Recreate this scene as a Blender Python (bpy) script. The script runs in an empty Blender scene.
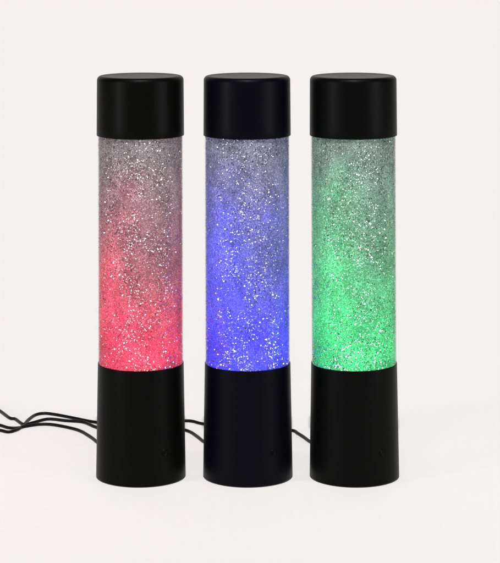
import bpy, bmesh, math, random
from mathutils import Vector, Matrix, noise
random.seed(11)
S = bpy.context.scene
C = S.collection
PX = .000803            # metres per photo pixel in the plane through the lamp axes
D = 1.646               # camera distance from that plane
H = .446                # camera height above the table
FPX = D / PX

# ------------------------------------------------------------ materials
def mat(name):
    m = bpy.data.materials.new(name); m.use_nodes = True
    nt = m.node_tree; nt.nodes.clear()
    out = nt.nodes.new('ShaderNodeOutputMaterial')
    return m, nt, out

def plastic(name, col, spec=.05, rough=.39):
    m, nt, out = mat(name)
    p = nt.nodes.new('ShaderNodeBsdfPrincipled')
    p.inputs['Base Color'].default_value = (*col, 1)
    p.inputs['Specular IOR Level'].default_value = spec
    tc = nt.nodes.new('ShaderNodeTexCoord')
    n = nt.nodes.new('ShaderNodeTexNoise'); n.inputs['Scale'].default_value = 90; n.inputs['Detail'].default_value = 4
    r = nt.nodes.new('ShaderNodeMapRange')
    r.inputs['To Min'].default_value = rough - .03; r.inputs['To Max'].default_value = rough + .03
    nt.links.new(tc.outputs['Object'], n.inputs['Vector'])
    nt.links.new(n.outputs['Fac'], r.inputs['Value']); nt.links.new(r.outputs[0], p.inputs['Roughness'])
    g = nt.nodes.new('ShaderNodeTexNoise'); g.inputs['Scale'].default_value = 2600; g.inputs['Detail'].default_value = 2
    nt.links.new(tc.outputs['Object'], g.inputs['Vector'])
    b = nt.nodes.new('ShaderNodeBump'); b.inputs['Strength'].default_value = .10; b.inputs['Distance'].default_value = .0002
    nt.links.new(g.outputs['Fac'], b.inputs['Height']); nt.links.new(b.outputs['Normal'], p.inputs['Normal'])
    nt.links.new(p.outputs[0], out.inputs['Surface'])
    return m

def sweep_mat():
    m, nt, out = mat('cream_paper')
    p = nt.nodes.new('ShaderNodeBsdfPrincipled')
    p.inputs['Base Color'].default_value = (.80, .773, .754, 1)
    p.inputs['Roughness'].default_value = 1; p.inputs['Specular IOR Level'].default_value = 0
    nt.links.new(p.outputs[0], out.inputs['Surface'])
    return m

def acrylic_mat():
    m, nt, out = mat('clear_acrylic')
    t = nt.nodes.new('ShaderNodeBsdfTransparent'); t.inputs[0].default_value = (.97, .97, .975, 1)
    g = nt.nodes.new('ShaderNodeBsdfGlossy'); g.inputs['Roughness'].default_value = .28
    f = nt.nodes.new('ShaderNodeFresnel'); f.inputs['IOR'].default_value = 1.15
    x = nt.nodes.new('ShaderNodeMixShader')
    ge = nt.nodes.new('ShaderNodeNewGeometry'); iv = nt.nodes.new('ShaderNodeMath'); iv.operation = 'SUBTRACT'; iv.inputs[0].default_value = 1
    mu = nt.nodes.new('ShaderNodeMath'); mu.operation = 'MULTIPLY'      # only the outer faces reflect
    nt.links.new(ge.outputs['Backfacing'], iv.inputs[1]); nt.links.new(iv.outputs[0], mu.inputs[0]); nt.links.new(f.outputs[0], mu.inputs[1])
    nt.links.new(mu.outputs[0], x.inputs[0]); nt.links.new(t.outputs[0], x.inputs[1]); nt.links.new(g.outputs[0], x.inputs[2])
    nt.links.new(x.outputs[0], out.inputs['Surface'])
    return m

def liquid_mat(name):
    """cloudy grey liquid full of fine grains: scatters a little light back and lets the LED light through"""
    m, nt, out = mat(name)
    tc = nt.nodes.new('ShaderNodeTexCoord')
    def noise(scale, detail, sx=(1, 1, 1)):
        mp = nt.nodes.new('ShaderNodeMapping'); mp.inputs['Scale'].default_value = sx
        n = nt.nodes.new('ShaderNodeTexNoise'); n.inputs['Scale'].default_value = scale; n.inputs['Detail'].default_value = detail
        nt.links.new(tc.outputs['Object'], mp.inputs[0]); nt.links.new(mp.outputs[0], n.inputs['Vector'])
        return n.outputs['Fac']
    def rng(src, a, b, c, d):
        r = nt.nodes.new('ShaderNodeMapRange')
        for k, v in zip(('From Min', 'From Max', 'To Min', 'To Max'), (a, b, c, d)): r.inputs[k].default_value = v
        nt.links.new(src, r.inputs['Value']); return r.outputs[0]
    def mul(a, b):
        x = nt.nodes.new('ShaderNodeMath'); x.operation = 'MULTIPLY'; nt.links.new(a, x.inputs[0]); nt.links.new(b, x.inputs[1]); return x.outputs[0]
    vo = nt.nodes.new('ShaderNodeTexVoronoi'); vo.inputs['Scale'].default_value = 1500       # grains of fine glitter
    nt.links.new(tc.outputs['Object'], vo.inputs['Vector'])
    sp = nt.nodes.new('ShaderNodeSeparateColor'); nt.links.new(vo.outputs['Color'], sp.inputs[0])
    pw = nt.nodes.new('ShaderNodeMath'); pw.operation = 'POWER'; pw.inputs[1].default_value = 4; nt.links.new(sp.outputs[0], pw.inputs[0])
    grain = mul(rng(pw.outputs[0], 0, 1, .74, 1.9), rng(noise(1300, 3), .3, .7, .72, 1.28))
    swirl = rng(noise(70, 3, (1, 1, .6)), .35, .65, .8, 1.2)
    g = mul(grain, swirl)
    def col(src, base):
        c = nt.nodes.new('ShaderNodeVectorMath'); c.operation = 'SCALE'; c.inputs[0].default_value = base
        nt.links.new(src, c.inputs['Scale']); return c.outputs[0]
    d = nt.nodes.new('ShaderNodeBsdfDiffuse'); t = nt.nodes.new('ShaderNodeBsdfTranslucent')
    sx = nt.nodes.new('ShaderNodeSeparateXYZ'); nt.links.new(tc.outputs['Object'], sx.inputs[0])
    height_shade = rng(sx.outputs['Z'], Z_SEAM+.02, Z_CAP-.02, .46, 1.28)      # shading painted into the diffuse colour: dark low down, lighter towards the cap
    nt.links.new(col(mul(g, height_shade), LIQ_REFLECT), d.inputs[0]); nt.links.new(col(g, LIQ_PASS), t.inputs[0])
    a = nt.nodes.new('ShaderNodeAddShader')
    nt.links.new(d.outputs[0], a.inputs[0]); nt.links.new(t.outputs[0], a.inputs[1]); nt.links.new(a.outputs[0], out.inputs['Surface'])
    return m
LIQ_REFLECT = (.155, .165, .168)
LIQ_PASS = (.24, .24, .24)

def flake_mat():
    m, nt, out = mat('mirror_glitter')
    p = nt.nodes.new('ShaderNodeBsdfPrincipled')
    p.inputs['Base Color'].default_value = (.92, .92, .93, 1); p.inputs['Metallic'].default_value = 1
    p.inputs['Roughness'].default_value = .15
    nt.links.new(p.outputs[0], out.inputs['Surface'])
    return m

Z_SEAM, Z_CAP, Z_TOP = .0911, .2733, .3212
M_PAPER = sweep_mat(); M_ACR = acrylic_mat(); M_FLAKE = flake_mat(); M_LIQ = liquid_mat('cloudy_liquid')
M_CORD = plastic('black_cable_rubber', (.0045, .0045, .005), .12, .4)

# ------------------------------------------------------------ mesh helpers
def link(name, bm, m, parent=None, smooth=True):
    me = bpy.data.meshes.new(name); bm.to_mesh(me); bm.free()
    if smooth:
        for f in me.polygons: f.use_smooth = True
        me.set_sharp_from_angle(angle=math.radians(38))
    o = bpy.data.objects.new(name, me); C.objects.link(o)
    if m: me.materials.append(m)
    if parent: o.parent = parent
    return o

def arc(cx, cz, r, a0, a1, n):
    return [(cx + r*math.cos(math.radians(a0+(a1-a0)*i/n)), cz + r*math.sin(math.radians(a0+(a1-a0)*i/n))) for i in range(n+1)]

def lathe(pts, seg=160, close=False):
    """revolve (r, z) points about z; points with r == 0 become poles"""
    bm = bmesh.new(); rings = []
    for r, z in pts:
        if r < 1e-7: rings.append([bm.verts.new((0, 0, z))])
        else: rings.append([bm.verts.new((r*math.cos(2*math.pi*k/seg), r*math.sin(2*math.pi*k/seg), z)) for k in range(seg)])
    pairs = list(zip(rings, rings[1:]))
    if close: pairs.append((rings[-1], rings[0]))
    for a, b in pairs:
        for k in range(seg):
            j = (k+1) % seg
            if len(a) == 1 and len(b) == 1: continue
            if len(a) == 1: bm.faces.new((a[0], b[k], b[j]))
            elif len(b) == 1: bm.faces.new((a[k], b[0], a[j]))
            else: bm.faces.new((a[k], b[k], b[j], a[j]))
    bmesh.ops.recalc_face_normals(bm, faces=bm.faces[:])
    return bm

def catmull(P, n=10):
    P = [Vector(p) for p in P]; Q = [P[0]*2-P[1]] + P + [P[-1]*2-P[-2]]; out = []
    for i in range(1, len(Q)-2):
        a, b, c, d = Q[i-1:i+3]
        for k in range(n):
            t = k/n
            out.append(.5*((2*b)+(c-a)*t+(2*a-5*b+4*c-d)*t*t+(3*b-3*c+d-a)*t**3))
    return out + [P[-1]]

def tube(path, r, seg=14):
    bm = bmesh.new(); rings = []; up = Vector((0, 0, 1))
    for i, p in enumerate(path):
        t = (path[min(i+1, len(path)-1)] - path[max(i-1, 0)]).normalized()
        s = t.cross(up).normalized(); u = s.cross(t)
        rings.append([bm.verts.new(p + r*(math.cos(2*math.pi*k/seg)*s + math.sin(2*math.pi*k/seg)*u)) for k in range(seg)])
    for a, b in zip(rings, rings[1:]):
        for k in range(seg):
            j = (k+1) % seg; bm.faces.new((a[k], b[k], b[j], a[j]))
    bm.faces.new(rings[0][::-1]); bm.faces.new(rings[-1])
    bmesh.ops.recalc_face_normals(bm, faces=bm.faces[:])
    return bm

# ------------------------------------------------------------ setting: one seamless paper sweep
def SWEEP_GAIN(y): return 1 + .027*(1-math.exp(-y/.5))
PROFILE = []
def ground(y):
    for (y0, z0), (y1, z1) in zip(PROFILE, PROFILE[1:]):
        if y0 <= y <= y1: return z0 + (z1-z0)*(y-y0)/(y1-y0)
    return 0.0
def sweep():
    # the paper is hung so that it turns towards the key light as it runs back: even light all over
    ly, lz = -1.62, 3.1
    def E(y, z, a):
        vy, vz = y-ly, lz-z; d = math.hypot(vy, vz)
        return (vy/d)*((vz*math.cos(a)+vy*math.sin(a))/d)/d**2
    E0 = E(0, 0, 0)
    prof = [(-3.2, 0), (-1.6, 0), (0, 0)]; y = z = a = 0.0
    while y < 2.1:
        while E(y, z, a) < E0*SWEEP_GAIN(y) and E(y, z, a+.0005) > E(y, z, a): a += .0005
        for _ in range(1): y += .05*math.cos(a); z += .05*math.sin(a)
        prof.append((y, z))
    for k in range(30):
        a = min(a+.06, 1.5); y += .08*math.cos(a); z += .08*math.sin(a); prof.append((y, z))
    PROFILE.extend(prof)
    bm = bmesh.new(); cols = []
    for y, z in prof: cols.append((bm.verts.new((-3.5, y, z-.0002)), bm.verts.new((3.5, y, z-.0002))))
    for a, b in zip(cols, cols[1:]): bm.faces.new((a[0], a[1], b[1], b[0]))
    bmesh.ops.recalc_face_normals(bm, faces=bm.faces[:])
    o = link('backdrop', bm, M_PAPER); o['kind'] = 'structure'
    o['label'] = 'seamless cream studio surface under and behind the lamps'
sweep()

# ------------------------------------------------------------ lamps
Z_SEAM, Z_CAP, Z_TOP = .0911, .2733, .3212
R_TUBE = .03395
def base_bm():
    rb, rt = .0359, .03440
    pts = [(0, .0), (rb-.0016, 0)] + arc(rb-.0014, .0014, .0014, -90, 0, 6)
    pts += [(rb+(rt-rb)*k/8, .0014+(Z_SEAM-.0006-.0014)*k/8) for k in range(1, 9)]
    pts += arc(rt-.0004, Z_SEAM-.0004, .0004, 20, 90, 3) + [(R_TUBE+.00012, Z_SEAM-.0006), (R_TUBE+.0001, Z_SEAM-.006), (0, Z_SEAM-.006)]
    return lathe(pts)
def cap_bm():
    rb, rt, f = .03505, .03475, .0036
    pts = [(0, Z_CAP+.005), (R_TUBE+.0001, Z_CAP+.005), (R_TUBE+.00015, Z_CAP+.0004)] + arc(rb-.0004, Z_CAP+.0004, .0004, -90, 0, 3)
    pts += [(rb+(rt-rb)*k/6, Z_CAP+.0004+(Z_TOP-f-Z_CAP-.0004)*k/6) for k in range(1, 7)]
    pts += arc(rt-f, Z_TOP-f, f, 6, 90, 10)
    pts += [(rt-f-.0012, Z_TOP), (rt-f-.0016, Z_TOP-.00012), (.015, Z_TOP-.00012), (0, Z_TOP-.00012)]
    return lathe(pts)
def tube_bm():
    ri = .03385
    return lathe([(R_TUBE, Z_SEAM-.005), (R_TUBE, Z_CAP+.004), (ri, Z_CAP+.004), (ri, Z_SEAM-.005)], close=True)
def liquid_bm():
    r = .03325
    return lathe([(0, Z_SEAM-.0045), (r, Z_SEAM-.0045), (r, Z_CAP+.003), (0, Z_CAP+.003)], 96)

def button_bm():
    r = .0026
    pts = [(0, -.0012), (r, -.0012), (r, .0001)] + arc(r-.0004, .0001, .0004, 0, 90, 4) + [(r-.0009, .0003), (0, .0001)]
    return lathe(pts, 40)
def ring_bm():
    a, b = .0028, .0032
    return lathe([(a, -.0012), (a, -.0004), (a+.0001, .00022), (b-.0002, .00022), (b, .0), (b, -.0012)], 40, close=True)

def glitter_bm(rng, salt, n=40000):
    bm = bmesh.new()
    z0, z1 = Z_SEAM-.003, Z_CAP+.001
    for i in range(n):
        t = rng.random()
        if rng.random() < .2: t = t**2               # more of it lower down
        z = z0 + (z1-z0)*t
        r = rng.uniform(.03345, .0337)                # the cloudy liquid hides what floats deeper
        a = rng.uniform(0, 2*math.pi)
        # drifting clumps and thinner lanes
        d = noise.noise(Vector((math.cos(a)*2.1 + 7*salt, math.sin(a)*2.1, (z + .012*a)*38))) + .5*noise.noise(Vector((math.cos(a)*5 + 3*salt, math.sin(a)*5, z*110)))
        if rng.random() > .6 + 1.0*d: continue
        if abs(math.cos(a)) > .74 and rng.random() < .62: continue
        s = rng.choice((.00022, .00026, .00032, .0004, .0005, .0006)) * rng.uniform(.85, 1.1)
        out = Vector((math.cos(a), math.sin(a), 0)); side = Vector((-math.sin(a), math.cos(a), 0))
        c = out*r + Vector((0, 0, z))
        if rng.random() < .5: tz, sd = rng.gauss(.31, .13), rng.gauss(0, .34)
        else: tz, sd = rng.gauss(.85, .35), rng.gauss(0, .45)
        q = (out + side*sd + Vector((0, 0, 1))*tz).normalized()
        u = q.orthogonal().normalized(); w = q.cross(u); el = rng.uniform(.4, 1); ph = rng.uniform(0, 6.28)
        vs = []; nv = rng.choice((4, 4, 5, 6)); cr, sr = math.cos(ph), math.sin(ph)
        for k in range(nv):
            t = 2*math.pi*(k + rng.uniform(-.25, .25))/nv; e, f = math.cos(t), el*math.sin(t)
            p = c + 1.12*s*((e*cr - f*sr)*u + (e*sr + f*cr)*w)
            h = math.hypot(p.x, p.y)
            if h > .03382: p.x *= .03382/h; p.y *= .03382/h
            vs.append(bm.verts.new(p))
        bm.faces.new(vs)
    # slivers seen stretched sideways through the curved wall
    for i in range(46):
        sgn = rng.choice((-1, 1)); am = math.radians(-90 + sgn*rng.uniform(48, 80)); span = math.radians(rng.uniform(3, 9))
        z = z0 + .004 + (z1-z0-.008)*rng.random()**.7; hh = rng.uniform(.0002, .00038); tl = rng.uniform(-.00004, .00005)
        top, bot = [], []
        for k in range(9):
            a = am + span*(k/8-.5); e = math.sin(math.pi*(.06+.88*k/8))*rng.uniform(.7, 1)
            top.append(bm.verts.new(((.0337-tl*.6)*math.cos(a), (.0337-tl*.6)*math.sin(a), z+hh*e)))
            bot.append(bm.verts.new((.0337*math.cos(a), .0337*math.sin(a), z-hh*e)))
        for k in range(8): bm.faces.new((bot[k], bot[k+1], top[k+1], top[k]))
    return bm

# cables: photo-plane points dropped onto the table
def on_table(px, py, lift=0.0):
    d = H*FPX/(py+80.0)
    for _ in range(12): d = (H - ground(d-D))*FPX/(py+80.0)
    return Vector(((px-250)*d/FPX, d-D, ground(d-D)+.0012+lift))
CABLES = {
 'red':   [(-40,423),(-14,424.5),(0,426.5),(8.8,429.0),(17.6,429.2),(26.4,427.4),(39.6,425.6),(52.8,425.9),(70.4,429.2),(81.4,432.6),(92,439),(101,445.5)],
 'blue':  [(-40,436),(-14,431),(0,431.6),(8.8,433.2),(17.6,430.6),(24.2,426.6),(34,423.6),(48.4,420.3),(66,421.9),(83.6,423.4),(96.8,428.6),(120,435),(150,431),(178,429.6),(184.2,431),(191.3,433.6),(198.4,438.5),(206,444)],
 'green': [(-40,395),(-14,404),(0,412),(9.9,419.2),(15.4,420.2),(20,423.5),(23.6,425.6),(25.6,424),(28.6,420.8),(35.2,416.2),(44,414.6),(55,415.7),(72.6,419),(96.8,423.6),(130,426),(165,422.5),(184.2,422.0),(193,422.6),(203.7,425.2),(235,430),(265,429),(291.6,431.6),(298,434.6),(304,438.4),(313,444.5)],
}
def lamp(key, x, label, body_tint, added_glow_rgb, glow, seed, tilt):
    root = bpy.data.objects.new('glitter_lamp', None); C.objects.link(root)
    root.location = (x, 0, 0); root.rotation_euler = (0, math.radians(tilt), 0)
    root.empty_display_size = .02
    root['label'] = label; root['category'] = 'lamp'; root['group'] = 'glitter lamps standing in a row'
    pm = plastic('black_plastic_'+key, body_tint)
    base = link('base', base_bm(), pm, root)
    a = math.radians(-90+35.5); rb = .0359-.0015*.0256/.09
    B = button_bm(); bo = link('power_button', B, pm, base)
    rg = link('button_ring', ring_bm(), pm, base)
    mtx = Matrix.Translation((rb*math.cos(a), rb*math.sin(a), .0256)) @ Vector((math.cos(a), math.sin(a), 0)).to_track_quat('Z', 'Y').to_matrix().to_4x4()
    bo.matrix_local = mtx; rg.matrix_local = mtx
    link('cap', cap_bm(), pm, root)
    tu = link('clear_tube', tube_bm(), M_ACR, root)
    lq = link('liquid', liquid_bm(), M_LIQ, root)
    rng = random.Random(seed)
    gl = link('glitter', glitter_bm(rng, seed), M_FLAKE, root, False); gl['kind'] = 'stuff'
    # cable in the root's space
    pts = [on_table(px, py) for px, py in CABLES[key]]
    lift = {'red': 0, 'blue': .0, 'green': .0}[key]
    end = Vector((x, .0335, .008))
    inner = pts[-1]; mid = inner.lerp(end, .5); mid.y = max(mid.y, .05); mid.z = ground(mid.y) + .003
    path = catmull(pts + [mid, end], 10)
    unlean = Matrix.Rotation(math.radians(tilt), 4, 'Y').inverted()      # the cable lies on the table, whatever the lamp's lean
    path = [unlean @ (p - Vector((x, 0, 0))) for p in path]
    link('power_cable', tube(path, .00125), M_CORD, root)
    # added point lights inside the column, in place of LED light scattered upwards
    for (lx, ly, lz, e) in glow:
        L = bpy.data.lights.new('added_glow_light', 'POINT'); L.color = added_glow_rgb; L.energy = e; L.shadow_soft_size = .004
        o = bpy.data.objects.new('added_glow_light', L); C.objects.link(o); o.parent = root; o.location = (lx, ly, lz)
    return root

# (x, y, z, share) for each added point light of the plume, seat first
SEAT = [(.012, -.014, .096, .30), (.000, -.019, .097, .26), (-.012, -.014, .096, .30), (.010, -.014, .114, .26), (-.001, -.018, .116, .28), (-.011, -.015, .116, .28),
        (.008, -.014, .133, .17), (-.008, -.017, .135, .32)]
def plume(k, pts): return [(x, y, z, k*e) for x, y, z, e in SEAT + pts]
K = .062
lamp('red', -.0875, 'black glitter lamp glowing pink red, leftmost of the three', (.0020, .0020, .0019), (1, .0, .07),
     plume(K, [(-.012, -.013, .154, .33), (-.013, -.014, .172, .25), (-.010, -.015, .191, .17), (-.007, -.020, .211, .12), (-.006, -.022, .232, .075), (-.004, -.023, .248, .03)]), 1, -.10)
lamp('blue', -.0017, 'black glitter lamp glowing blue violet, between the red and green ones', (.0016, .0016, .0036), (.025, .015, 1),
     plume(K*1.35, [(-.010, -.016, .154, .36), (-.011, -.018, .172, .33), (-.012, -.019, .191, .24), (-.012, -.020, .211, .16), (-.010, -.014, .226, .12), (.012, -.020, .212, .06), (-.007, -.020, .248, .04)]), 2, -.13)
lamp('green', .0838, 'black glitter lamp glowing green, rightmost of the three', (.0018, .0021, .0019), (.004, 1, .24),
     plume(K*.78, [(-.009, -.016, .154, .38), (-.010, -.018, .172, .30), (-.009, -.018, .191, .20), (-.010, -.014, .211, .22), (-.008, -.020, .232, .14), (-.006, -.022, .250, .06), (.010, -.010, .160, .12)]), 3, -.18)

# ------------------------------------------------------------ studio lamps and added glint lights
def area(name, loc, target, w, h, e, col=(1, 1, 1), spread=180):
    L = bpy.data.lights.new(name, 'AREA'); L.shape = 'RECTANGLE'; L.size = w; L.size_y = h; L.energy = e; L.color = col; L.spread = math.radians(spread)
    o = bpy.data.objects.new(name, L); C.objects.link(o); o.location = loc
    o.rotation_euler = (Vector(target)-Vector(loc)).to_track_quat('-Z', 'Y').to_euler()
    return o
area('key_light', (-.004, -1.64, 3.1), (-.004, 5, 3.1), .05, .05, 252)
area('strip_light', (-1.7, -1.16, .32), (0, 0, .25), .22, .56, 10.5)
area('strip_light', (1.7, -.95, .32), (0, 0, .25), .27, .56, 8.5)

area('front_glint_light', (0, -2.1, 1.3), (0, 0, .2), 1.6, 1.1, 8)  # added out of view so that upturned flakes glint
area('side_glint_light', (-1.7, -1.3, 1.0), (0, 0, .2), .6, .9, 2.6)  # this unseen pair is added to make flakes at other tilts glint
area('side_glint_light', (1.7, -1.3, 1.0), (0, 0, .2), .6, .9, 2.6)

w = bpy.data.worlds.new('World'); S.world = w; w.use_nodes = True
bg = w.node_tree.nodes['Background']; bg.inputs[0].default_value = (1, .985, .97, 1); bg.inputs[1].default_value = .04

# ------------------------------------------------------------ camera
cd = bpy.data.cameras.new('camera'); co = bpy.data.objects.new('camera', cd); C.objects.link(co)
co.location = (0, -D, H); co.rotation_euler = (math.pi/2, 0, 0)
cd.sensor_fit = 'AUTO'; cd.sensor_width = 36; cd.lens = 36*FPX/563.1; cd.shift_y = -361.5/563.1
cd.clip_start = .05; cd.clip_end = 100
S.camera = co
S.view_settings.view_transform = 'Standard'; S.view_settings.look = 'None'; S.view_settings.exposure = 0; S.view_settings.gamma = 1
S.cycles.volume_bounces = 3; S.cycles.max_bounces = 10; S.cycles.transparent_max_bounces = 24
S.cycles.diffuse_bounces = 5; S.cycles.sample_clamp_indirect = 4; S.cycles.use_denoising = True
S.cycles.volume_step_rate = 1
